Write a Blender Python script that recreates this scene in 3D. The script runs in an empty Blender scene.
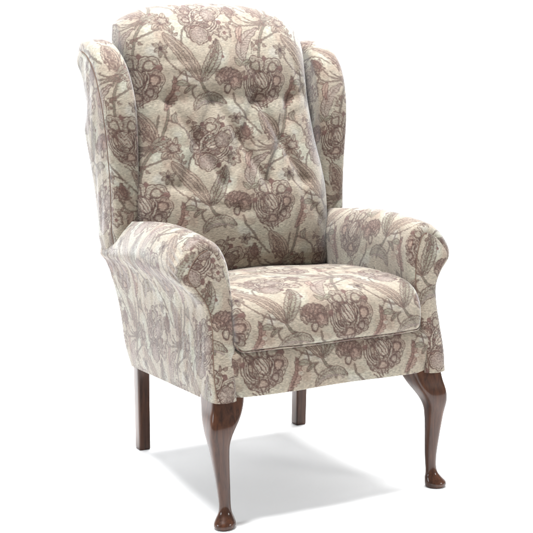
import bpy, math
import numpy as np
from mathutils import Vector, Matrix

rng = np.random.default_rng(7)
scene = bpy.context.scene
COL = scene.collection


def lin(r, g, b):
    c = np.array([r, g, b], float) / 255.0
    return np.where(c <= 0.04045, c / 12.92, ((c + 0.055) / 1.055) ** 2.4)


# ------------------------------------------------------------------ the woven floral repeat
# one repeat of the tapestry, drawn with lines and shapes; all numbers in "cloth units"
TA = np.array([118.0, -2.0])      # step to the next repeat across
TB = np.array([8.0, 120.0])       # step to the next repeat down
S = 6
W, H = 118 * S, 120 * S
MINV = np.linalg.inv(np.stack([TA, TB], 1))


def fnoise(lo, hi, seed, sx=1.0, sy=1.0):
    """tileable band-limited noise, about -1..1"""
    r = np.random.default_rng(seed)
    n = np.fft.fft2(r.standard_normal((H, W)))
    fy = np.fft.fftfreq(H)[:, None] * H * sy
    fx = np.fft.fftfreq(W)[None, :] * W * sx
    f = np.hypot(fx, fy)
    m = np.exp(-(f / hi) ** 2) * (1 - np.exp(-(f / lo) ** 2))
    o = np.real(np.fft.ifft2(n * m))
    return o / (o.std() * 2.0)


N_wob = fnoise(8, 40, 1)
N_st = fnoise(60, 150, 2)
N_thr = fnoise(20, 150, 3, 3.2, 1.0)
N_big = fnoise(1, 4, 4)
N_big2 = fnoise(1, 7, 5)
N_mot = fnoise(25, 70, 6)

BASE = lin(212, 198, 178)
GREEN = lin(220, 222, 203)
PALE = lin(226, 222, 212)
TAN = lin(192, 166, 147)
BROWN = lin(112, 78, 68)
DARK = lin(86, 56, 50)
ROSE = lin(182, 136, 124)
LILAC = lin(186, 164, 156)
GREY = lin(174, 166, 148)
MOSS = lin(156, 152, 130)
CREAM = lin(214, 200, 182)

IMG = np.zeros((H, W, 3)) + BASE


def sm(e0, e1, x):
    t = np.clip((x - e0) / (e1 - e0), 0, 1)
    return t * t * (3 - 2 * t)


def mixin(mask, col):
    global IMG
    IMG = IMG * (1 - mask[..., None]) + col * mask[..., None]


mixin(sm(0.0, 0.9, N_big) * 0.6, GREEN)
mixin(sm(0.0, 0.8, N_big2) * 0.55, TAN)
mixin(sm(0.5, 1.2, -N_big2) * 0.5, PALE)


def window(x0, y0, x1, y1, pad=5):
    x0 -= pad; y0 -= pad; x1 += pad; y1 += pad
    c = MINV @ np.array([[x0, x1, x0, x1], [y0, y0, y1, y1]])
    i0, i1 = int(np.floor(c[0].min() * W)), int(np.ceil(c[0].max() * W))
    j0, j1 = int(np.floor(c[1].min() * H)), int(np.ceil(c[1].max() * H))
    I = np.arange(i0, i1); J = np.arange(j0, j1)
    s = I[None, :] / W; t = J[:, None] / H
    X = s * TA[0] + t * TB[0]; Y = s * TA[1] + t * TB[1]
    ix = np.ix_(J % H, I % W)
    wob = N_wob[ix]
    return ix, X + wob * 0.45, Y + np.roll(wob, 17, 0) * 0.45


def put(ix, mask, col):
    m = mask[..., None]
    IMG[ix] = IMG[ix] * (1 - m) + col * m


def stitch(ix):
    return np.clip(0.93 + 0.25 * N_st[ix], 0.3, 1)


def spline(pts, n=10):
    p = np.array(pts, float)
    q = np.vstack([2 * p[0] - p[1], p, 2 * p[-1] - p[-2]])
    out = []
    for i in range(1, len(q) - 2):
        for k in range(n):
            t = k / n
            out.append(0.5 * ((2 * q[i]) + (-q[i - 1] + q[i + 1]) * t + (2 * q[i - 1] - 5 * q[i] + 4 * q[i + 1] - q[i + 2]) * t * t
                              + (-q[i - 1] + 3 * q[i] - 3 * q[i + 1] + q[i + 2]) * t ** 3))
    out.append(p[-1])
    return np.array(out)


def distpoly(X, Y, P):
    best = np.full(X.shape, 1e9); along = np.zeros(X.shape); side = np.zeros(X.shape)
    n = len(P) - 1
    for k in range(n):
        a, b = P[k], P[k + 1]
        d = b - a; L = (d @ d) + 1e-9
        t = np.clip(((X - a[0]) * d[0] + (Y - a[1]) * d[1]) / L, 0, 1)
        ex = X - a[0] - t * d[0]; ey = Y - a[1] - t * d[1]
        dd = np.hypot(ex, ey)
        m = dd < best
        best = np.where(m, dd, best); along = np.where(m, (k + t) / n, along)
        side = np.where(m, np.sign(ex * d[1] - ey * d[0]), side)
    return best, along, side


def line(pts, w=1.0, col=BROWN, w2=None, a=1.0):
    P = spline(pts, 6)
    ix, X, Y = window(P[:, 0].min(), P[:, 1].min(), P[:, 0].max(), P[:, 1].max())
    d, t, _ = distpoly(X, Y, P)
    ww = w if w2 is None else w + (w2 - w) * t
    put(ix, sm(0.35, -0.25, d - ww / 2) * stitch(ix) * a, col)


def stem(pts, w=2.2):
    line(pts, w + 0.9, BROWN, None, 0.85)
    line(pts, w - 0.7, MOSS * 0.9, None, 0.7)


def leaf(pts, wd, fill=GREY, style='hatch', a=0.75, skew=1.0, serr=0.0, edge=BROWN):
    P = spline(pts, 8)
    ix, X, Y = window(P[:, 0].min() - wd, P[:, 1].min() - wd, P[:, 0].max() + wd, P[:, 1].max() + wd)
    d, t, s = distpoly(X, Y, P)
    prof = wd * np.sin(np.pi * np.clip(t, 0, 1) ** 0.85) ** 0.8
    prof = prof * np.where(s > 0, skew, 1.0)
    if serr: prof = prof * (1 + serr * np.sin(t * 60))
    inside = sm(0.4, -0.4, d - prof)
    put(ix, inside * a * .68, fill)
    L = np.linalg.norm(np.diff(P, axis=0), axis=1).sum()
    if style == 'hatch':
        v = np.abs(((t * L * 0.33 - d * 0.30) % 1) - 0.5)
        put(ix, inside * sm(0.20, 0.06, v) * 0.65 * stitch(ix), edge)
    elif style == 'stripe':
        v = np.abs(((d / np.maximum(prof, .2) * 2.2) % 1) - 0.5)
        put(ix, inside * sm(0.24, 0.08, v) * 0.8 * stitch(ix), DARK)
    elif style == 'dots':
        v = N_mot[ix]
        put(ix, inside * sm(0.1, 0.5, v) * 0.8, edge)
    put(ix, sm(0.75, 0.1, np.abs(d - prof)) * (t > 0.02) * (t < .98) * stitch(ix) * 0.9, edge)
    put(ix, sm(0.7, 0.1, d) * stitch(ix) * 0.8 * (prof > 0.5), edge)


def lobe(cx, cy, rx, ry=None, rot=0, fill=ROSE, k=5, amp=0.10, hatch=9, a=0.8, rim=CREAM, edge=BROWN, ph=0.0):
    ry = ry or rx
    R = max(rx, ry) * 1.25
    ix, X, Y = window(cx - R, cy - R, cx + R, cy + R)
    c, s = math.cos(math.radians(rot)), math.sin(math.radians(rot))
    x = (X - cx) * c + (Y - cy) * s; y = -(X - cx) * s + (Y - cy) * c
    th = np.arctan2(y / ry, x / rx)
    q = np.hypot(x / rx, y / ry) / (1 + amp * np.abs(np.sin(k * th / 2 + ph)) * 1.6 - amp * .5)
    m = min(rx, ry)
    put(ix, sm(1.03, 0.97, q) * a * .5, rim)
    put(ix, sm(0.88, 0.7, q) * a * .8 * (0.75 + .25 * N_st[ix]), fill)
    if hatch:
        v = np.abs(((th / (2 * np.pi) * hatch * 2) % 1) - 0.5)
        put(ix, sm(0.16, 0.05, v) * (q < 0.86) * (q > 0.4) * 0.55 * stitch(ix), edge)
        put(ix, sm(0.2, 0.7, N_mot[ix]) * (q < 0.7) * 0.5, edge)
    w = 0.8 / m
    put(ix, sm(w, w * 0.25, np.abs(q - 1.0)) * stitch(ix), edge)
    put(ix, sm(w * .7, w * 0.2, np.abs(q - 0.80)) * stitch(ix) * 0.7, edge)


def heart(cx, cy, rx, ry, rot):
    R = max(rx, ry)
    ix, X, Y = window(cx - R, cy - R, cx + R, cy + R)
    c, s = math.cos(math.radians(rot)), math.sin(math.radians(rot))
    x = (X - cx) * c + (Y - cy) * s; y = -(X - cx) * s + (Y - cy) * c
    q = np.hypot(x / rx, y / ry)
    put(ix, sm(1.08, 1.0, q), CREAM)
    st = np.abs(((x / np.sqrt(np.clip(1 - (y / ry) ** 2, 0.05, 1)) / rx * 2.0) % 1) - 0.5)
    put(ix, sm(0.22, 0.08, st) * (q < 1) * stitch(ix), BROWN * .9)
    put(ix, sm(0.25, 0.6, N_mot[ix]) * (q < 1) * 0.5, ROSE)
    put(ix, sm(0.12, 0.04, np.abs(q - 1)) * stitch(ix), BROWN)


def dotc(x, y, r, col=DARK):
    ix, X, Y = window(x - r, y - r, x + r, y + r)
    put(ix, sm(1.15, 0.85, np.hypot(X - x, Y - y) / r) * (0.75 + .25 * stitch(ix)), col)


def rose_bloom(x, y, k=1.0, flip=1, rot=0.0):
    c, s = math.cos(math.radians(rot)), math.sin(math.radians(rot))

    def T(dx, dy):
        dx *= k * flip; dy *= k
        return x + dx * c - dy * s, y + dx * s + dy * c
    for dx, dy, rx, ry, f, ph in ((-12, 2, 6.5, 11, TAN, 0), (0, 16, 11, 7, ROSE, 1), (-9, 12, 6, 7, GREY, 0), (-8, -14, 9, 8.5, GREY * 1.15, 0),
                                  (10, -13, 9.5, 8, GREY * 1.15, 1), (15, 0, 8, 10, ROSE * 1.05, 2), (12, 11, 6.5, 7, LILAC, 0)):
        p = T(dx, dy)
        lobe(p[0], p[1], rx * k, ry * k, rot * flip, f, 5, 0.13, 7, 0.42, ph=ph)
        lobe(p[0], p[1], rx * k * .5, ry * k * .5, rot * flip, f, 3, 0.2, 0, 0.25, rim=TAN, ph=ph)
    # long curved strokes that cup the heart
    for q in range(6):
        r = 0.80 + 0.36 * (q / 5)
        pts = [T(-1 + 11.5 * r * math.cos(t) - 3.0 * r, 1 + 13 * r * math.sin(t)) for t in np.linspace(math.radians(95 + 5 * q), math.radians(205 - 4 * q), 5)]
        line(pts, (0.7 if q % 2 else 0.8) * k, (BROWN * .85, CREAM)[q % 2])
    for q in range(3):
        pts = [T(7 + q * 1.3, -8 + q), T(9 + q * 1.2, -2 + q * .8), T(6 + q * 1.6, 8 + q * .4)]
        line(pts, 1.1 * k, (BROWN, CREAM)[q % 2])
    p = T(-1, -1); heart(p[0], p[1], 6.4 * k, 9.2 * k, -34 * flip + rot)
    for dx, dy in ((18, -12), (-18, -3), (1, -21)):
        p = T(dx, dy); dotc(p[0], p[1], 2.6 * k, ROSE * 0.55)
    for dx, dy in ((-7, -7), (5, -8), (7, 3), (1, 9), (-3, -9), (9, -1)):
        p = T(dx, dy); dotc(p[0], p[1], 1.2 * k, BROWN * .85)
    ix, X, Y = window(x - 20 * k, y - 20 * k, x + 20 * k, y + 20 * k)
    put(ix, sm(1.0, 0.7, np.hypot(X - x, Y - y) / (19 * k)) * sm(0.5, 1.0, N_mot[ix]) * .25, BROWN)


def carnation(x, y, r=10.5, rot=0):
    c, s = math.cos(math.radians(rot)), math.sin(math.radians(rot))
    for a in (-170, -140, -110, -80, -50, -20, 5):
        t = math.radians(a)
        dx, dy = r * 0.62 * math.cos(t), r * 0.55 * math.sin(t)
        lobe(x + dx * c - dy * s, y + dx * s + dy * c, r * .46, None, 0, ROSE * 1.15, 5, 0.2, 5, 0.5, CREAM)
    ix, X, Y = window(x - r, y - r, x + r, y + r)
    put(ix, sm(1.0, 0.8, np.hypot(X - x, Y - y) / (r * .75)) * sm(0.5, 0.9, N_mot[ix]) * .55, BROWN)
    lobe(x + 1 * c - 7 * s * 1, y + 7 * c, 3.2, 4.2, rot, CREAM, 3, 0.1, 3)


def spiky(x, y, r, n=8, col=BROWN, ph=0.0, fill=TAN):
    for q in range(n):
        a = 2 * math.pi * q / n + ph
        rr = r * (1 if q % 2 else 0.8)
        leaf([(x + 1.2 * math.cos(a), y + 1.2 * math.sin(a)), (x + rr * .55 * math.cos(a + .12), y + rr * .55 * math.sin(a + .12)),
              (x + rr * math.cos(a), y + rr * math.sin(a))], r * 0.19, fill, 'none', 0.8)
    dotc(x, y, r * .2, DARK)


def draw_repeat():
    # stems first
    stem([(148, 183), (152, 165), (161, 149), (168, 136), (172, 120), (173, 108), (176, 96), (178, 84)], 2.0)
    stem([(153, 168), (163, 163), (173, 158)], 0.9)
    stem([(160, 150), (148, 151), (138, 149), (131, 140)], 0.9)
    stem([(164, 55), (171, 68), (183, 78), (195, 82), (202, 86)], 0.9)
    stem([(200, 82), (205, 92), (212, 98), (216, 106)], 1.9)
    stem([(183, 53), (184, 44), (188, 36), (194, 31)], 1.0)
    stem([(234, 96), (236, 104), (243, 112), (249, 121), (256, 129), (262, 135)], 1.2)
    stem([(249, 121), (244, 118), (238, 118)], 0.6)
    stem([(241, 140), (247, 150), (256, 152), (276, 150)], 0.9)
    stem([(202, 104), (196, 99), (194, 93), (197, 89)], 0.7)
    stem([(178, 84), (186, 76), (190, 92)], 0.3)
    stem([(262, 35), (268, 26), (272, 12), (274, -4)], 1.3)
    stem([(268, 26), (258, 27), (250, 22)], 0.7)
    stem([(173, 122), (181, 125), (189, 132), (191, 139)], 0.8)
    # blooms
    rose_bloom(144.5, 86, 1.0, 1, 0)
    rose_bloom(206, 24, 0.96, -1, 28)
    lobe(201, 43, 8.5, 8, 0, LILAC, 6, 0.1, 9, 0.9); dotc(211, 46, 2.4, ROSE * .5)
    carnation(228, 84, 11.5, 10)
    # paired bud and leaf
    leaf([(202, 86), (194, 73), (184, 60), (172, 48), (166, 42)], 6.5, TAN, 'stripe', 0.9, 1.0)
    leaf([(202, 86), (208, 72), (215, 58), (217, 45)], 8.0, GREY * .95, 'hatch', 0.85, 0.75)
    leaf([(202, 86), (208, 72), (215, 58), (217, 45)], 3.6, MOSS * 1.2, 'dots', 0.7, 0.7)
    # curled leaf
    leaf([(196, 113), (200, 103), (210, 98), (220, 99), (228, 106)], 7.5, GREY, 'hatch', 0.8, 0.45)
    line([(198, 110), (205, 104), (215, 104), (224, 107)], 1.3, LILAC * .8)
    leaf([(243, 66), (240, 56), (246, 44), (262, 33)], 7.0, LILAC * 1.05, 'hatch', 0.8, 0.7)
    # feathery leaf beside the bloom
    leaf([(169, 113), (175, 104), (178, 94), (176, 80)], 4.6, ROSE * 1.05, 'hatch', 0.8, 0.8, 0.18)
    # thistle
    leaf([(162, 147), (156, 135), (149, 124), (142, 114)], 8.2, TAN, 'stripe', 0.85)
    leaf([(160, 144), (155, 135), (150, 126), (145, 119)], 4.4, TAN, 'dots', 0.5)
    for q in range(5):
        line([(142 + q * 2.2, 115 - q), (136 + q * 3.6, 110 - q * 1.6)], 1.0, BROWN)
    # star flowers
    spiky(175, 150, 13, 9, BROWN, 0.2, TAN * .9)
    lobe(177, 149, 4.5, 4, 0, CREAM, 5, 0.2, 5)
    spiky(172, 177, 8.5, 6, BROWN, 0.5, GREY * .9)
    spiky(236, 119, 7, 6, BROWN, 0.1, CREAM)
    lobe(234, 160, 5.5, 5.5, 0, CREAM, 6, 0.25, 6); dotc(234, 160, 1.8, ROSE * .6)
    spiky(245, 134, 10.5, 12, BROWN, 0.0, TAN)
    lobe(245, 134, 5, 5, 0, TAN, 7, 0.15, 7)
    # fine fillers
    for p0, an, ln in (((190, 118), 60, 11), ((214, 124), -30, 9), ((222, 168), 100, 12), ((262, 166), 20, 10), ((133, 60), -60, 10), ((226, 30), 10, 10),
                       ((160, 33), 200, 9), ((238, 86), -70, 8), ((205, 128), 120, 9), ((258, 192), 40, 9), ((186, 168), -100, 9), ((214, 74), 30, 7), ((268, 128), 80, 9)):
        a = math.radians(an); px, py = p0
        q = (px + ln * math.cos(a) * .5 + 1.5 * math.sin(a), py + ln * math.sin(a) * .5 - 1.5 * math.cos(a)); e = (px + ln * math.cos(a), py + ln * math.sin(a))
        line([p0, q, e], 0.7, BROWN)
        for t, sg in ((.35, 1), (.6, -1), (.95, .3)):
            bx, by = px + (e[0] - px) * t, py + (e[1] - py) * t
            b2 = a + sg * 0.9
            leaf([(bx, by), (bx + 2.2 * math.cos(b2), by + 2.2 * math.sin(b2)), (bx + 5.5 * math.cos(b2), by + 5.5 * math.sin(b2))], 1.3, TAN * .9, 'none', 0.8)
    # little leaves
    leaf([(178, 88.5), (184, 87), (192, 89)], 2.6, MOSS, 'none', 0.9)
    leaf([(196, 89), (190, 92), (186, 97)], 1.8, MOSS, 'none', 0.9)
    leaf([(181, 125), (178, 120), (181, 114)], 2.8, GREY * .8, 'none', 0.9)
    leaf([(249, 190), (245, 187), (241, 182)], 2.4, MOSS, 'none', 0.9)
    leaf([(249, 190), (253, 187), (259, 186)], 2.2, MOSS, 'none', 0.9)
    leaf([(252, 152), (248, 160), (249, 170)], 3.0, ROSE, 'none', 0.8)
    leaf([(131, 140), (128, 134), (129, 126)], 3.4, BROWN * 1.5, 'hatch', 0.8)
    leaf([(268, 26), (276, 20), (286, 18)], 4.0, GREY, 'hatch', 0.8)
    lobe(222, 141, 6.5, 7.5, 10, LILAC, 5, 0.12, 6, .7)
    dotc(181, 97, 2.2, CREAM); dotc(222, 62, 1.5, ROSE * .6); dotc(160, 20, 1.5, ROSE * .6)


draw_repeat()
# threads: fine horizontal slubs and mottled weft
IMG *= np.array([0.342, 0.341, 0.333]) * np.clip(1 + 0.27 * N_thr + 0.05 * N_st, 0.6, 1.4)[..., None]
# slight blur so that neighbouring samples agree
IMG = (IMG * 10 + np.roll(IMG, 1, 0) + np.roll(IMG, -1, 0) + np.roll(IMG, 1, 1) + np.roll(IMG, -1, 1)) / 14


def sample(X, Y):
    s = (MINV[0, 0] * X + MINV[0, 1] * Y) * W
    t = (MINV[1, 0] * X + MINV[1, 1] * Y) * H
    i = np.floor(s).astype(int); j = np.floor(t).astype(int)
    a = (s - i)[..., None]; b = (t - j)[..., None]
    i0, i1, j0, j1 = i % W, (i + 1) % W, j % H, (j + 1) % H
    return (IMG[j0, i0] * (1 - a) + IMG[j0, i1] * a) * (1 - b) + (IMG[j1, i0] * (1 - a) + IMG[j1, i1] * a) * b


# ------------------------------------------------------------------ materials
def new_mat(name):
    m = bpy.data.materials.new(name); m.use_nodes = True
    nt = m.node_tree; nt.nodes.clear()
    out = nt.nodes.new('ShaderNodeOutputMaterial'); b = nt.nodes.new('ShaderNodeBsdfPrincipled')
    nt.links.new(b.outputs[0], out.inputs[0])
    return m, nt, b


def N(nt, typ, **kw):
    n = nt.nodes.new(typ)
    for k, v in kw.items():
        if k in n.inputs: n.inputs[k].default_value = v
        else: setattr(n, k, v)
    return n


def fabric_material():
    m, nt, b = new_mat('floral_tapestry')
    at = N(nt, 'ShaderNodeAttribute', attribute_name='pattern')
    uv = N(nt, 'ShaderNodeUVMap', uv_map='cloth')
    mp = N(nt, 'ShaderNodeMapping'); mp.inputs['Scale'].default_value = (90, 560, 1)
    nt.links.new(uv.outputs[0], mp.inputs[0])
    n1 = N(nt, 'ShaderNodeTexNoise', Scale=1.0, Detail=3.0, Roughness=0.6)
    nt.links.new(mp.outputs[0], n1.inputs['Vector'])
    mp2 = N(nt, 'ShaderNodeMapping'); mp2.inputs['Scale'].default_value = (520, 210, 1)
    nt.links.new(uv.outputs[0], mp2.inputs[0])
    n2 = N(nt, 'ShaderNodeTexNoise', Scale=1.0, Detail=2.0, Roughness=0.6)
    nt.links.new(mp2.outputs[0], n2.inputs['Vector'])
    half = N(nt, 'ShaderNodeMath', operation='MULTIPLY'); half.inputs[1].default_value = 0.3
    nt.links.new(n2.outputs[0], half.inputs[0])
    add = N(nt, 'ShaderNodeMath', operation='ADD')
    nt.links.new(n1.outputs[0], add.inputs[0]); nt.links.new(half.outputs[0], add.inputs[1])
    mr = N(nt, 'ShaderNodeMapRange'); mr.inputs['From Min'].default_value = 0.36; mr.inputs['From Max'].default_value = 0.94
    mr.inputs['To Min'].default_value = 0.74; mr.inputs['To Max'].default_value = 1.26
    nt.links.new(add.outputs[0], mr.inputs[0])
    mul = N(nt, 'ShaderNodeVectorMath', operation='SCALE')
    nt.links.new(at.outputs['Color'], mul.inputs[0]); nt.links.new(mr.outputs[0], mul.inputs['Scale'])
    nt.links.new(mul.outputs[0], b.inputs['Base Color'])
    b.inputs['Roughness'].default_value = 0.85
    b.inputs['Specular IOR Level'].default_value = 0.25
    b.inputs['Sheen Weight'].default_value = 0.38; b.inputs['Sheen Tint'].default_value = (0.93, 0.97, 1.0, 1)
    b.inputs['Sheen Roughness'].default_value = 0.45
    bp = N(nt, 'ShaderNodeBump'); bp.inputs['Strength'].default_value = 0.5; bp.inputs['Distance'].default_value = 0.0012
    nt.links.new(add.outputs[0], bp.inputs['Height']); nt.links.new(bp.outputs[0], b.inputs['Normal'])
    return m


def wood_material():
    m, nt, b = new_mat('polished_walnut')
    tc = N(nt, 'ShaderNodeTexCoord')
    mp = N(nt, 'ShaderNodeMapping'); mp.inputs['Scale'].default_value = (60, 60, 5)
    nt.links.new(tc.outputs['Object'], mp.inputs[0])
    n = N(nt, 'ShaderNodeTexNoise', Scale=1.6, Detail=6.0, Roughness=0.65, Distortion=0.6)
    nt.links.new(mp.outputs[0], n.inputs['Vector'])
    cr = N(nt, 'ShaderNodeValToRGB')
    e = cr.color_ramp.elements
    e[0].position = 0.3; e[0].color = (*lin(34, 17, 10), 1)
    e[1].position = 0.72; e[1].color = (*lin(76, 46, 30), 1)
    nt.links.new(n.outputs[0], cr.inputs[0]); nt.links.new(cr.outputs[0], b.inputs['Base Color'])
    b.inputs['Roughness'].default_value = 0.34
    b.inputs['Coat Weight'].default_value = 0.5; b.inputs['Specular IOR Level'].default_value = 0.12
    b.inputs['Coat Roughness'].default_value = 0.07
    bp = N(nt, 'ShaderNodeBump'); bp.inputs['Strength'].default_value = 0.12; bp.inputs['Distance'].default_value = 0.001
    nt.links.new(n.outputs[0], bp.inputs['Height']); nt.links.new(bp.outputs[0], b.inputs['Normal'])
    return m


def plain_material(name, col, rough):
    m, nt, b = new_mat(name)
    n = N(nt, 'ShaderNodeTexNoise', Scale=90.0, Detail=3.0)
    mr = N(nt, 'ShaderNodeMapRange'); mr.inputs['To Min'].default_value = 0.97; mr.inputs['To Max'].default_value = 1.03
    nt.links.new(n.outputs[0], mr.inputs[0])
    mul = N(nt, 'ShaderNodeVectorMath', operation='SCALE'); mul.inputs[0].default_value = tuple(col)
    nt.links.new(mr.outputs[0], mul.inputs['Scale']); nt.links.new(mul.outputs[0], b.inputs['Base Color'])
    b.inputs['Roughness'].default_value = rough
    return m


FAB = fabric_material(); WOOD = wood_material()
SEAM_SHADE = plain_material('seam_crease_shade', lin(92, 72, 60), 0.95)  # dark colour stands in for the shade in the seam creases
LINING = plain_material('dark_lining', lin(60, 54, 50), 0.95)
FLOORM = plain_material('white_studio_floor', (0.90, 0.90, 0.90), 0.9)


# ------------------------------------------------------------------ mesh helpers
def proportion(P):
    """final chair proportions: a touch narrower, body carried a little higher on the legs"""
    P = np.array(P, float)
    z = P[..., 2]
    P[..., 2] = np.where(z < .279, z * 1.034, z + .0095 * (1.09 - z) / .811)
    P[..., 0] *= .986
    return P


def grid(name, P, X=None, Y=None, parent=None, mat=None, upm=340.0):
    """P nu x nv x 3 points; X,Y cloth coordinates at every point"""
    nu, nv = P.shape[:2]
    P = proportion(P)
    me = bpy.data.meshes.new(name)
    idx = np.arange(nu * nv).reshape(nu, nv)
    q = np.stack([idx[:-1, :-1], idx[1:, :-1], idx[1:, 1:], idx[:-1, 1:]], -1).reshape(-1)
    nf = (nu - 1) * (nv - 1)
    me.vertices.add(nu * nv); me.vertices.foreach_set('co', P.reshape(-1).astype(np.float32))
    me.loops.add(nf * 4); me.loops.foreach_set('vertex_index', q.astype(np.int32))
    me.polygons.add(nf); me.polygons.foreach_set('loop_start', (np.arange(nf) * 4).astype(np.int32))
    me.polygons.foreach_set('use_smooth', np.ones(nf, bool))
    me.update(calc_edges=True)
    if X is not None:
        c = sample(X, Y).reshape(-1, 3)
        at = me.color_attributes.new('pattern', 'FLOAT_COLOR', 'POINT')
        at.data.foreach_set('color', np.hstack([c, np.ones((len(c), 1))]).reshape(-1).astype(np.float32))
        uv = me.uv_layers.new(name='cloth')
        U = np.stack([X.reshape(-1)[q], Y.reshape(-1)[q]], -1) / upm
        uv.data.foreach_set('uv', U.reshape(-1).astype(np.float32))
    o = bpy.data.objects.new(name, me); COL.objects.link(o)
    if mat: me.materials.append(mat)
    if parent: o.parent = parent
    return o


def resample(C, n):
    C = np.array(C, float)
    L = np.concatenate([[0], np.cumsum(np.linalg.norm(np.diff(C, axis=0), axis=1))])
    t = np.linspace(0, L[-1], n)
    return np.stack([np.interp(t, L, C[:, k]) for k in range(C.shape[1])], 1), t


def normals2(C):
    T = np.gradient(C, axis=0); T /= np.linalg.norm(T, axis=1)[:, None] + 1e-12
    return np.stack([T[:, 1], -T[:, 0]], 1)


def tube(name, path, r, parent, mat=None, x0=0, y0=0, n=8):
    C, t = resample(path, max(8, int(np.linalg.norm(np.diff(np.array(path), axis=0), axis=1).sum() / 0.004)))
    T = np.gradient(C, axis=0); T /= np.linalg.norm(T, axis=1)[:, None]
    up = np.array([0.31, 0.2, 0.93])
    A = np.cross(T, up); A /= np.linalg.norm(A, axis=1)[:, None]; B = np.cross(T, A)
    an = np.linspace(0, 2 * np.pi, n + 1)
    P = C[:, None] + r * (np.cos(an)[None, :, None] * A[:, None] + np.sin(an)[None, :, None] * B[:, None])
    X = x0 + np.repeat(t[:, None] * 340, n + 1, 1); Y = y0 + np.repeat(an[None] * 1.2, len(C), 0)
    return grid(name, P, X, Y, parent, mat or FAB)


def roundprofile(half, r, depth, n):
    """across a padded panel: flat in the middle, rounded shoulders, straight walls; returns (a, height 0..depth)"""
    pts = [(-half, 0), (-half, depth - r)]
    for k in range(1, 13):
        a = math.pi / 2 * k / 12
        pts.append((-half + r * (1 - math.cos(a)), depth - r + r * math.sin(a)))
    right = [(-x, y) for x, y in pts[::-1]]
    return resample(pts + right, n)


def empty(name):
    e = bpy.data.objects.new(name, None); COL.objects.link(e); return e


# ------------------------------------------------------------------ the chair
chair = empty('wing_armchair')
chair['label'] = 'high-back wing armchair in beige floral tapestry with dark wooden cabriole legs, on a white floor'
chair['category'] = 'armchair'


def interp(z, zs, vs):
    return np.interp(z, zs, vs)


def smooth_interp(z, zs, vs):
    C = spline(list(zip(zs, vs)), 12)
    return np.interp(z, C[:, 0], C[:, 1])


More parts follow.
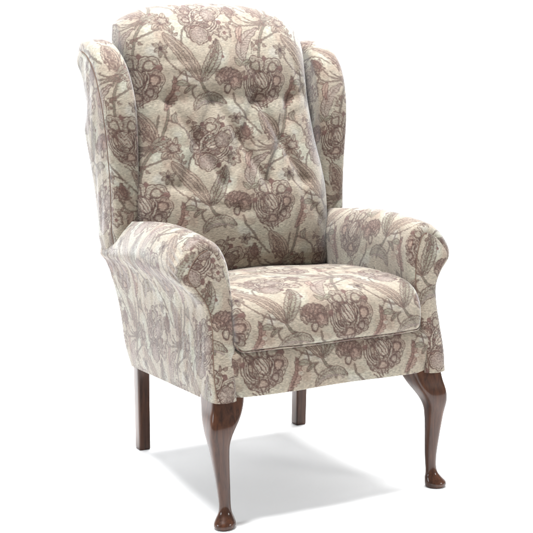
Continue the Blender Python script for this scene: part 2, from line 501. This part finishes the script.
# --- back cushion
def back_cushion():
    nu, nv = 460, 600
    T = 0.13
    A, ta = roundprofile(1.0, 0.27, 0.52, nu)        # half width 1 ~ .27 m; depth in the same units
    a = A[:, 0]; ha = A[:, 1] / 0.52
    B, tb = roundprofile(0.36, 0.095, T, nv)
    b = (B[:, 0] + 0.36) / 0.72; hb = B[:, 1] / T
    U, Vv = np.meshgrid(a, b, indexing='ij'); HA, HB = np.meshgrid(ha, hb, indexing='ij')
    z0 = 0.435
    zc = z0 + Vv * (1.085 - z0)
    wdt = smooth_interp(zc, [.42, .50, .58, .66, .72, .80, .90, 1.0, 1.09], [.250, .262, .272, .280, .276, .264, .258, .260, .260])
    x = U * wdt
    top = 0.046 * (1 - np.abs(U) ** 2.7)
    z = z0 + Vv * (1.098 + top - z0)
    z = z + 0.020 * sm(.6, 1, Vv) - 0.012 * np.clip((np.abs(U) - .78) / .22, 0, 1) ** 2 * sm(.8, 1, Vv)
    x = x * (1 - .03 * np.clip((Vv - .90) / .10, 0, 1) ** 2)
    y = 0.412 + (z - 0.45) * 0.265
    h = HA * HB
    bulge = 0.030 * (1 - U ** 2) * np.sin(np.pi * np.clip(Vv, 0, 1)) ** 0.7
    bulge += 0.014 * np.exp(-((z - 1.01) / 0.065) ** 2) * (1 - U ** 4) - 0.0045 * np.exp(-((z - .918) / .020) ** 2) * (1 - U ** 6)
    bulge += 0.016 * np.exp(-((z - 0.62) / 0.12) ** 2) * (1 - U ** 4)
    y = y + T * (1 - h) - bulge * h
    # pulled tufts and their soft diagonal folds
    tuft = [(-.175, .915), (-.055, .925), (.065, .925), (.170, .925),
            (-.115, .805), (.005, .805), (.125, .805), (-.175, .70), (-.055, .70), (.065, .70), (.18, .70)]
    dd = np.zeros_like(x)
    for k, (tx, tz) in enumerate(tuft):
        r2 = ((x - tx) / 1.0) ** 2 + ((z - tz) / 0.85) ** 2
        amp = (0.0075, 0.0065, 0.0035)[0 if k < 4 else 1 if k < 7 else 2]
        dd += amp * 0.35 * np.exp(-r2 / 0.024 ** 2) + amp * 0.5 * np.exp(-(((x - tx) / .022) ** 2 + ((z - tz + .02) / .07) ** 2)) + amp * .4 * np.exp(-(((x - tx) / .05) ** 2 + ((z - tz) / .014) ** 2))
    cr = np.zeros_like(x)
    for i in range(len(tuft)):
        for j in range(i):
            p, q = np.array(tuft[i]), np.array(tuft[j])
            L = np.linalg.norm(p - q)
            if 0.1 < L < 0.14 and abs(p[1] - q[1]) > 0.05:
                d = q - p; t = np.clip(((x - p[0]) * d[0] + (z - p[1]) * d[1]) / L ** 2, 0, 1)
                e = np.hypot(x - p[0] - t * d[0], z - p[1] - t * d[1])
                cr = np.maximum(cr, 0.0085 * np.exp(-(e / 0.014) ** 2))
    dd += cr
    for k in range(34):                                   # small random creases
        cx, cz = rng.uniform(-.22, .22), rng.uniform(.5, 1.05); an = rng.uniform(0, np.pi); ln = rng.uniform(.03, .08)
        lx = (x - cx) * math.cos(an) + (z - cz) * math.sin(an); lz = -(x - cx) * math.sin(an) + (z - cz) * math.cos(an)
        dd += 0.0028 * np.exp(-(lz / 0.012) ** 2 - (lx / ln) ** 2)
    y = y + dd * h
    P = np.stack([x, y, z], -1)
    # cloth coordinates follow the arc over shoulders
    ax = (ta - ta[-1] / 2)[:, None] * 0.27
    X = 235.6 + ax * 347 * (wdt / .27) + 48 * (.9 - z)
    arc = z0 + ((tb - tb[-1] / 2)[None, :] / .72 + .5) * (1.098 + top - z0)
    Y = 106.6 + (0.9 - arc) * 397 - 8.75 * x
    o = grid('back_cushion', P, X, Y, chair, FAB)
    return
    k = int(np.argmin(np.abs(hb[nv // 2:] - 0.75))) + nv // 2
    row = P[:, k]; sel = (ha > 0.15)
    pts = row[sel] + np.array([0, -0.002, 0.001])
    tube('seam', pts, 0.0011, o, SEAM_SHADE)


back_cushion()


# --- seat cushion
def seat_cushion():
    nu, nv = 330, 420
    # section in (y, z) from rear top, over the front edge, to the underside
    C = [(.50, .470), (.40, .482), (.28, .495), (.15, .501), (.08, .499), (.035, .489), (.006, .468), (-.009, .436), (-.010, .405), (-.004, .388),
         (.008, .380), (.03, .378), (.10, .378)]
    C = spline(C, 10); C, t = resample(C, nv)
    Nn = normals2(C)
    if Nn[0, 1] < 0: Nn = -Nn
    half = 0.247
    s = np.linspace(0, 1, 61)
    rr = 0.020
    A, ta = roundprofile(half, rr, 0.04, nu)
    inset = 0.04 - A[:, 1]
    inset = np.minimum(inset, 0.035)
    x = A[:, 0]
    P = np.zeros((nu, nv, 3))
    cx = x / half
    P[:, :, 0] = x[:, None]
    P[:, :, 1] = C[None, :, 0] - Nn[None, :, 0] * inset[:, None]
    P[:, :, 2] = C[None, :, 1] - Nn[None, :, 1] * inset[:, None]
    crown = 0.008 * (1 - cx ** 2)[:, None] * sm(.44, .47, P[:, :, 2])
    P[:, :, 2] += crown
    P[:, :, 1] += 0.010 * (np.abs(cx) ** 3)[:, None] * sm(.12, -.01, C[:, 0])[None, :]
    # gentle unevenness of the filling, and shallow sitting creases
    for q in range(12):
        qx, qy = rng.uniform(-.2, .2), rng.uniform(.0, .3); an = rng.uniform(-.5, .5); ln = rng.uniform(.03, .09)
        lx = (P[:, :, 0] - qx) * math.cos(an) + (P[:, :, 1] - qy) * math.sin(an); ly = -(P[:, :, 0] - qx) * math.sin(an) + (P[:, :, 1] - qy) * math.cos(an)
        P[:, :, 2] -= 0.0024 * np.exp(-(ly / .014) ** 2 - (lx / ln) ** 2) * sm(.45, .48, C[:, 1])[None, :]
    P[:, :, 2] += 0.0022 * np.sin(x * 21 + 1)[:, None] * np.sin(C[:, 0] * 17 + .5)[None, :] * sm(.44, .48, C[:, 1])[None, :]
    P[:, :, 1] += 0.0018 * np.sin(x * 33)[:, None] * sm(.06, 0, C[:, 0])[None, :]
    kf = int(np.argmin(C[:, 0]))
    X = 250.3 + x[:, None] * 374 + 0 * C[None, :, 0]
    Y = 89.3 + (.43 - C[kf, 1]) * 405 + (t - t[kf])[None, :] * 405 + 0 * x[:, None]
    o = grid('seat_cushion', P, X, Y, chair, FAB)
    k = int(np.argmin(np.hypot(C[:, 0] - .000, C[:, 1] - .383)))
    row = P[8:-8, k]
    tube('piping', row + np.array([0, -.001, -.001]), 0.0026, o, None, 10, 80)


seat_cushion()


# --- front rail below the cushion
def front_rail():
    nu, nv = 330, 90
    C, t = resample(spline([(.05, .392), (.022, .389), (.006, .380), (-.001, .36), (-.003, .33), (-.002, .300), (.000, .284), (.003, .2785), (.02, .278), (.05, .28)], 8), nv)
    x = np.linspace(-.262, .262, nu)
    P = np.zeros((nu, nv, 3)); P[:, :, 0] = x[:, None]; P[:, :, 1] = C[:, 0]; P[:, :, 2] = C[:, 1]
    P[:, :, 1] += 0.006 * (np.abs(x) / .262)[:, None] ** 4 + 0.001 * np.sin(x * 45)[:, None] * sm(.28, .32, C[:, 1])[None, :]
    P[:, :, 2] += 0.0012 * np.sin(x * 18 + 1)[:, None]
    X = 214.7 + x[:, None] * 371 + 0 * C[None, :, 0]
    Y = 84 + (.3515 - C[nv // 2, 1]) * 405 + (t - t[nv // 2])[None, :] * 405 + 0 * x[:, None]
    grid('seat_rail', P, X, Y, chair, FAB)


front_rail()

# --- arms
SEC = [(.252, .277), (.250, .33), (.244, .38), (.240, .46), (.238, .535), (.242, .585), (.260, .622), (.288, .637), (.318, .630), (.345, .608),
       (.362, .576), (.358, .545), (.330, .513), (.311, .480), (.307, .44), (.310, .39), (.314, .33), (.311, .277)]
NS = 520


def arm_section(f):
    """f = 0 at the front, 1 at the rear; returns (x, z) points and lengths"""
    S_ = np.array(SEC)
    x, z = S_[:, 0].copy(), S_[:, 1].copy()
    topdrop = smooth_interp(f, [0, .12, .3, .5, .75, 1], [.008, 0.001, -.003, .004, .020, .034])
    z = z - topdrop * sm(.45, .60, z)
    outer = sm(.29, .33, x) * sm(.46, .56, z)
    x = x - outer * smooth_interp(f, [0, .3, .55, .8, 1], [0, .003, .013, .026, .036])
    x = x + sm(.29, .31, x) * np.exp(-((z - .50) / .035) ** 2) * .002 * sm(.05, .6, f)
    # the body narrows to the rear foot and its hem drops
    body = sm(.29, .305, x) * sm(.60, .53, z)
    shift = np.interp(z, [.277, .33, .39, .44, .485, .52, .56], [.049, .036, .022, .006, -.004, -.002, 0])
    x = x - body * shift * f
    z = z - sm(.50, .277, z) * 0.060 * f
    C, t = resample(spline(list(zip(x, z)), 10), NS)
    return C, t


def yfront(z):
    return interp(z, [.25, .28, .40, .50, .60, .66], [-.001, 0.0, .026, .048, .066, .074])


def arm(sgn):
    name = 'arm'
    nr, nyl = 14, 250
    R = 0.026
    P = np.zeros((nr + nyl, NS, 3)); X = np.zeros((nr + nyl, NS)); Y = np.zeros_like(X)
    C0, t0 = arm_section(0)
    itop = int(np.argmax(C0[:, 1]))
    inset_ring = None
    for k in range(nr + nyl):
        if k < nr:
            a = math.pi / 2 * k / (nr - 1); f = 0
            ins = R * (1 - math.sin(a)); dy = R * (1 - math.cos(a)) - R * 0.3
        else:
            f = ((k - nr + 1) / nyl); ins = 0; dy = 0
        C, t = arm_section(f)
        Nn = normals2(C)
        Q = C + (Nn * ins * (1 if (Nn[itop, 1] < 0) else -1)) * (0.30 + 0.60 * sm(.48, .60, C[:, 1]))[:, None]
        z = Q[:, 1]
        y0 = yfront(C[:, 1]); y1 = interp(C[:, 1], [.21, .40, .55, .66], [.608, .612, .626, .636])
        if k < nr: y = y0 + dy
        else: y = (y0 + R * 0.7) * (1 - f) + y1 * f
        # gathered pleats round the scroll and soft drag lines down the outside
        fade = sm(.002, .03, y - y0)
        pl = fade * np.exp(-((y - y0) / 0.05) ** 2) * sm(.0, 1.0, np.arange(NS) / NS * 3) * sm(.50, .56, z) * sm(.27, .31, C[:, 0])
        Q = Q + Nn * (0.0024 * np.sin(t * 290 + 1.5 * np.sin(t * 40)) * pl)[:, None]
        dr = fade * sm(.29, .315, C[:, 0]) * sm(.60, .50, z)
        Q = Q + Nn * (0.0006 * np.sin((y + 0.25 * z) * 70 + 2 * np.sin(z * 19)) * dr + 0.0004 * np.sin((y - 0.1 * z) * 150 + z * 30) * dr + 0.0003 * np.sin(y * 260 + z * 60 + 3 * np.sin(z * 40)) * dr)[:, None]
        P[k, :, 0] = Q[:, 0] * sgn; P[k, :, 1] = y; P[k, :, 2] = Q[:, 1]
        yy = y if k >= nr else y - R * (math.pi / 2 - a) * (0.2 + .6 * sm(.50, .59, C[:, 1]))
        X[k] = (yy - 0.05) * 390 * (1 if sgn > 0 else -1) + (40 if sgn > 0 else 95)
        Y[k] = (t - t[itop]) * 350 * (-1 if 1 else 1)
    # upright pattern on both faces: distance from the arm top counts downwards
    Y = np.abs(Y) * 1.0
    Y = np.where(np.arange(NS)[None, :] < itop, Y + 20, Y + (150 if sgn < 0 else 60))
    # keep the repeat continuous over the top
    tt = (np.arange(NS) - itop)[None, :] * (t0[-1] / NS) * 390
    Y = (tt if sgn < 0 else -tt) + (32 if sgn < 0 else 60)
    Y = np.broadcast_to(Y, X.shape)
    o = grid(name, P, X, Y, chair, FAB)
    # front panel
    Cr = P[0]                                            # inset ring at the very front
    inner = Cr[:itop + 1]; outer = Cr[itop:][::-1]
    nq, nw = 300, 90
    I, _ = resample(inner, nq); O, _ = resample(outer, nq)
    w = np.linspace(0, 1, nw)
    G = I[:, None] * (1 - w)[None, :, None] + O[:, None] * w[None, :, None]
    q = np.linspace(0, 1, nq)
    G[:, :, 1] -= 0.007 * (np.sin(np.pi * w) ** .5)[None, :] * (np.clip(1 - q, 0, 1) ** .3)[:, None] - 0.0005
    XX = G[:, :, 0] * 384 + (205 if sgn < 0 else 92); YY = 120 - G[:, :, 2] * 384 * 1.0 + (16 if sgn < 0 else 40)
    fp = grid('front_panel', G, XX, YY, o, FAB)
    ring = O[8:] if sgn < 0 else I[6:]
    tube('seam', ring + np.array([0, -.0006, 0]), 0.0010, o, SEAM_SHADE)


arm(1); arm(-1)


# --- wings
def wing(sgn):
    F = spline([(.532, .47), (.532, .60), (.532, .75), (.534, .85), (.545, .918), (.573, .982), (.617, 1.020), (.662, 1.036), (.696, 1.032), (.716, 1.014)], 12)
    Rr = spline([(.618, .47), (.632, .60), (.652, .75), (.672, .86), (.684, .92), (.694, .96), (.699, .974), (.706, .990), (.713, 1.004)], 12)
    ns = 340
    F, tf = resample(F, ns)
    Rr, _ = resample(Rr, ns)
    # rear partner by equal parameter, biased so that the corner fans out
    fin = 1 - sm(.93, 1.0, np.linspace(0, 1, ns)) ** 2
    tuck = np.interp(F[:, 1], [.47, .52, .548, .59], [.050, .034, .006, 0])
    Nn = normals2(F)
    if Nn[0, 0] > 0: Nn = -Nn                             # pointing forward / up
    n1, nb, n3 = 60, 90, 60
    xo = 0.337 - tuck + 0.020 * sm(.66, 1.03, F[:, 1]) * fin; xi = 0.264 + 0.010 * sm(.9, 1.06, F[:, 1])
    P = np.zeros((ns, n1 + nb + n3, 3))
    a = np.linspace(0, 1, n1, endpoint=False)
    for k, v in enumerate(a):
        y = Rr[:, 0] * (1 - v) + F[:, 0] * v; z = Rr[:, 1] * (1 - v) + F[:, 1] * v
        P[:, k, 0] = xo + 0.006 * math.sin(math.pi * v) * fin - 0.016 * (1 - v) ** 2 * sm(.93, 1.0, F[:, 1]); P[:, k, 1] = y; P[:, k, 2] = z
    c = (xo + xi) / 2; hw = (xo - xi) / 2
    for k in range(nb):
        th = math.pi * k / (nb - 1)
        cx = np.sign(math.cos(th)) * abs(math.cos(th)) ** 0.62; sy = math.sin(th) ** 0.75
        P[:, n1 + k, 0] = c + hw * cx
        P[:, n1 + k, 1] = F[:, 0] + Nn[:, 0] * 0.026 * sy * fin; P[:, n1 + k, 2] = F[:, 1] + Nn[:, 1] * 0.031 * sy * fin
    for k in range(n3):
        v = 1 - (k + 1) / n3
        P[:, n1 + nb + k, 0] = xi - 0.004 * math.sin(math.pi * v)
        P[:, n1 + nb + k, 1] = Rr[:, 0] * (1 - v) + F[:, 0] * v; P[:, n1 + nb + k, 2] = Rr[:, 1] * (1 - v) + F[:, 1] * v
    # vertical drag lines on the side
    w = np.zeros(n1 + nb + n3); w[:n1] = np.sin(np.pi * np.linspace(0, 1, n1))
    P[:, :, 0] += w[None, :] * (0.0005 * np.sin(P[:, :, 1] * 170 + P[:, :, 2] * 9) + 0.0006 * np.sin(P[:, :, 1] * 90 + P[:, :, 2] * 34))
    P[:, :, 0] *= sgn
    L = np.concatenate([np.zeros((ns, 1)), np.cumsum(np.linalg.norm(np.diff(P, axis=1), axis=2), axis=1)], 1)
    X = 60 + L * 385 * (1 if sgn < 0 else -1) + (0 if sgn < 0 else 30)
    Y = 100 - np.repeat(tf[:, None], L.shape[1], 1) * 385
    o = grid('wing', P, X, Y, chair, FAB)
    k = n1
    tube('seam', P[:-30, k] + np.array([0.0004 * sgn, -.0004, 0]), 0.0013, o, SEAM_SHADE)


wing(1); wing(-1)


# --- outside back
def outside_back():
    zs = np.linspace(.219, 1.034, 160)
    yr = smooth_interp(zs, [.21, .40, .50, .60, .75, .87, .97, 1.07], [.602, .606, .615, .626, .650, .672, .694, .718])
    A, ta = roundprofile(1.0, 0.06, 0.12, 120)
    P = np.zeros((len(zs), 120, 3))
    for i, z in enumerate(zs):
        hw = interp(z, [.21, .36, .5, .62, .9, 1.07], [.258, .282, .310, .328, .332, .340])
        P[i, :, 0] = A[:, 0] * hw
        P[i, :, 1] = yr[i] - 0.012 + A[:, 1] * 0.16
        P[i, :, 2] = z
    top = np.zeros((6, 120, 3))
    for k in range(6):
        top[k] = P[-1]; top[k, :, 1] = P[-1, :, 1] * (1 - k / 5) + (yr[-1] - .03) * (k / 5) ; top[k, :, 2] = 1.034 + 0.004 * math.sin(k / 5 * 3.14)
    P = np.vstack([P, top[1:]])
    X = P[:, :, 0] * 340; Y = -P[:, :, 2] * 340 + P[:, :, 1] * 20
    grid('outside_back', P, X, Y, chair, FAB)


outside_back()


# --- lining under the seat and the platform inside
def boxmesh(name, pts_bottom, z0, z1, mat, parent):
    n = len(pts_bottom)
    v = proportion([(x, y, z0 + dz) for x, y, dz in pts_bottom] + [(x, y, z1) for x, y, dz in pts_bottom]).tolist()
    f = [tuple(range(n))[::-1], tuple(range(n, 2 * n))] + [(i, (i + 1) % n, n + (i + 1) % n, n + i) for i in range(n)]
    me = bpy.data.meshes.new(name); me.from_pydata(v, [], f); me.materials.append(mat)
    o = bpy.data.objects.new(name, me); COL.objects.link(o); o.parent = parent
    return o


boxmesh('base_lining', [(-.300, .012, .008), (.300, .012, .008), (.255, .597, -.057), (-.255, .597, -.057)], .279, .37, LINING, chair)


# --- legs
def superring(cx, cy, hx, hy, n, m=48, rot=0.0):
    a = np.linspace(0, 2 * np.pi, m, endpoint=False)
    c, s = np.cos(a), np.sin(a)
    x = np.sign(c) * np.abs(c) ** (2 / n) * hx; y = np.sign(s) * np.abs(s) ** (2 / n) * hy
    cr, sr = math.cos(rot), math.sin(rot)
    return np.stack([cx + x * cr - y * sr, cy + x * sr + y * cr], 1)


def loft(name, rings, parent, mat):
    m = len(rings[0]); v = proportion(np.vstack(rings)); f = []
    for k in range(len(rings) - 1):
        for i in range(m):
            j = (i + 1) % m
            f.append((k * m + i, k * m + j, (k + 1) * m + j, (k + 1) * m + i))
    f.append(tuple(range(m))[::-1]); f.append(tuple(range((len(rings) - 1) * m, len(rings) * m)))
    me = bpy.data.meshes.new(name); me.from_pydata([tuple(p) for p in v], [], f)
    me.polygons.foreach_set('use_smooth', [True] * (len(f) - 2) + [False] * 2); me.materials.append(mat)
    o = bpy.data.objects.new(name, me); COL.objects.link(o); o.parent = parent
    return o


LEG = [  # z, outward x, y, width, roundness exponent
    (.284, .266, .047, .079, 9), (.270, .268, .043, .079, 8), (.250, .273, .035, .077, 7), (.235, .279, .028, .070, 6), (.220, .288, .019, .066, 5),
    (.205, .293, .014, .056, 3.4), (.190, .292, .014, .047, 3.0), (.170, .291, .013, .0425, 2.8), (.150, .289, .012, .039, 2.6), (.120, .286, .011, .0345, 2.4),
    (.090, .283, .010, .0310, 2.2), (.065, .281, .009, .0275, 2.0), (.045, .281, .006, .0265, 2.0), (.032, .282, .003, .0290, 2.0), (.022, .284, -.001, .0375, 2.0),
    (.014, .2865, -.005, .0440, 2.0), (.008, .2875, -.006, .0455, 2.0), (.003, .2875, -.0055, .0435, 2.0), (.0005, .2870, -.005, .0390, 2.0)]


def front_leg(sgn):
    A = np.array(LEG)
    zs = np.concatenate([np.linspace(.284, .035, 70), np.linspace(.0345, .0005, 26)])
    Ao = A[::-1]
    rings = []
    for z in zs:
        win = 0.022 * sm(.02, .07, z) + 1e-4
        zz = z + np.linspace(-1, 1, 9) * win
        o_, y_, w_, n_ = [float(np.mean(np.interp(zz, *smoothed(Ao[:, 0], Ao[:, c])))) for c in (1, 2, 3, 4)]
        foot = sm(.05, .01, z)
        hx = w_ / 2
        r = superring(0, 0, hx * (1 + .10 * foot), hx, n_, 56)
        # foot stretched along the outward diagonal
        d = np.array([0.7071, -0.7071])
        pr = r @ d
        r = r + np.outer(pr * 0.08 * foot, d)
        x = (o_ + r[:, 0]) * sgn; y = y_ + r[:, 1]
        rings.append(np.stack([x, y, np.full(len(x), z)], 1))
    loft('front_leg', rings, chair, WOOD)


def smoothed(zs, vs):
    C = spline(list(zip(zs, vs)), 8)
    return C[:, 0], C[:, 1]


def rear_leg(sgn):
    rings = []
    for z in np.concatenate([[0.0], [0.003], np.linspace(.008, .30, 24)]):
        f = z / .26
        cx = .240 + .002 * f; cy = .592 - .006 * f
        w = .0160 + .0016 * f; ch = .0012 if z == 0 else 0
        r = superring(0, 0, w - ch, w + .001 - ch, 7, 40)
        rings.append(np.stack([(cx + r[:, 0]) * sgn, cy + r[:, 1], np.full(40, z)], 1))
    loft('rear_leg', rings, chair, WOOD)


for s_ in (-1, 1):
    front_leg(s_); rear_leg(s_)

# ------------------------------------------------------------------ floor
prof = [(-7.0, 0.0), (4.0, 0.0)] + [(4.0 + 2.0 * math.sin(a), 2.0 - 2.0 * math.cos(a)) for a in np.linspace(0, math.pi / 2, 24)[1:]] + [(6.0, 6.0)]
d_ = Vector((math.sin(.49), math.cos(.49)))             # the white roll runs square to the view
v = [(d_.x * p + d_.y * w_, d_.y * p - d_.x * w_, z) for p, z in prof for w_ in (-9, 9)]
me = bpy.data.meshes.new('floor')
me.from_pydata(v, [], [(2 * i, 2 * i + 1, 2 * i + 3, 2 * i + 2) for i in range(len(prof) - 1)]); me.materials.append(FLOORM)
me.polygons.foreach_set('use_smooth', [True] * (len(prof) - 1))
fl = bpy.data.objects.new('floor', me); COL.objects.link(fl); fl['kind'] = 'structure'

# ------------------------------------------------------------------ light
world = bpy.data.worlds.new('World'); scene.world = world; world.use_nodes = True
bg = world.node_tree.nodes['Background']; bg.inputs[0].default_value = (1, 1, 1, 1); bg.inputs[1].default_value = 0.43


def area(name, loc, target, size, power, col=(1, 1, 1)):
    l = bpy.data.lights.new(name, 'AREA'); l.shape = 'DISK'; l.size = size; l.energy = power; l.color = col
    o = bpy.data.objects.new(name, l); COL.objects.link(o); o.location = loc
    o.rotation_euler = (Vector(target) - Vector(loc)).to_track_quat('-Z', 'Y').to_euler()
    return o


area('overhead_softbox', (-0.95, 0.20, 6.0), (0, .3, 0), 1.1, 820, (0.98, 0.99, 1))
area('left_softbox', (-4.6, 0.9, 2.0), (0, .2, .6), 1.8, 100, (0.86, 0.94, 1))
area('right_softbox', (3.2, -3.6, 2.4), (0, .4, .8), 1.4, 88, (1, .995, .98))
area('backdrop_fill', (1.6, 1.6, 5.2), (2.8, 5.3, 1.2), 3.0, 900)  # added lamp, only there to lift the backdrop to white

# ------------------------------------------------------------------ camera
az, el, dist = math.radians(27.78), math.radians(10.537), 2.935
fw = Vector((math.sin(az) * math.cos(el), math.cos(az) * math.cos(el), -math.sin(el)))
right = Vector((math.cos(az), -math.sin(az), 0)); up = right.cross(fw)
cam = bpy.data.cameras.new('camera'); co = bpy.data.objects.new('camera', cam); COL.objects.link(co)
loc = Vector((-.037, .25, .497)) - fw * dist
M = Matrix((right, up, -fw)).transposed().to_4x4(); M.translation = loc
co.matrix_world = M
cam.sensor_width = 36; cam.lens = 36 * 1215.4 / 533
cam.shift_x = (266.5 - 269.365) / 533; cam.shift_y = (278.873 - 266.5) / 533
cam.clip_end = 500
scene.camera = co
scene.view_settings.view_transform = 'Standard'; scene.view_settings.look = 'None'
scene.view_settings.exposure = 0; scene.view_settings.gamma = 1
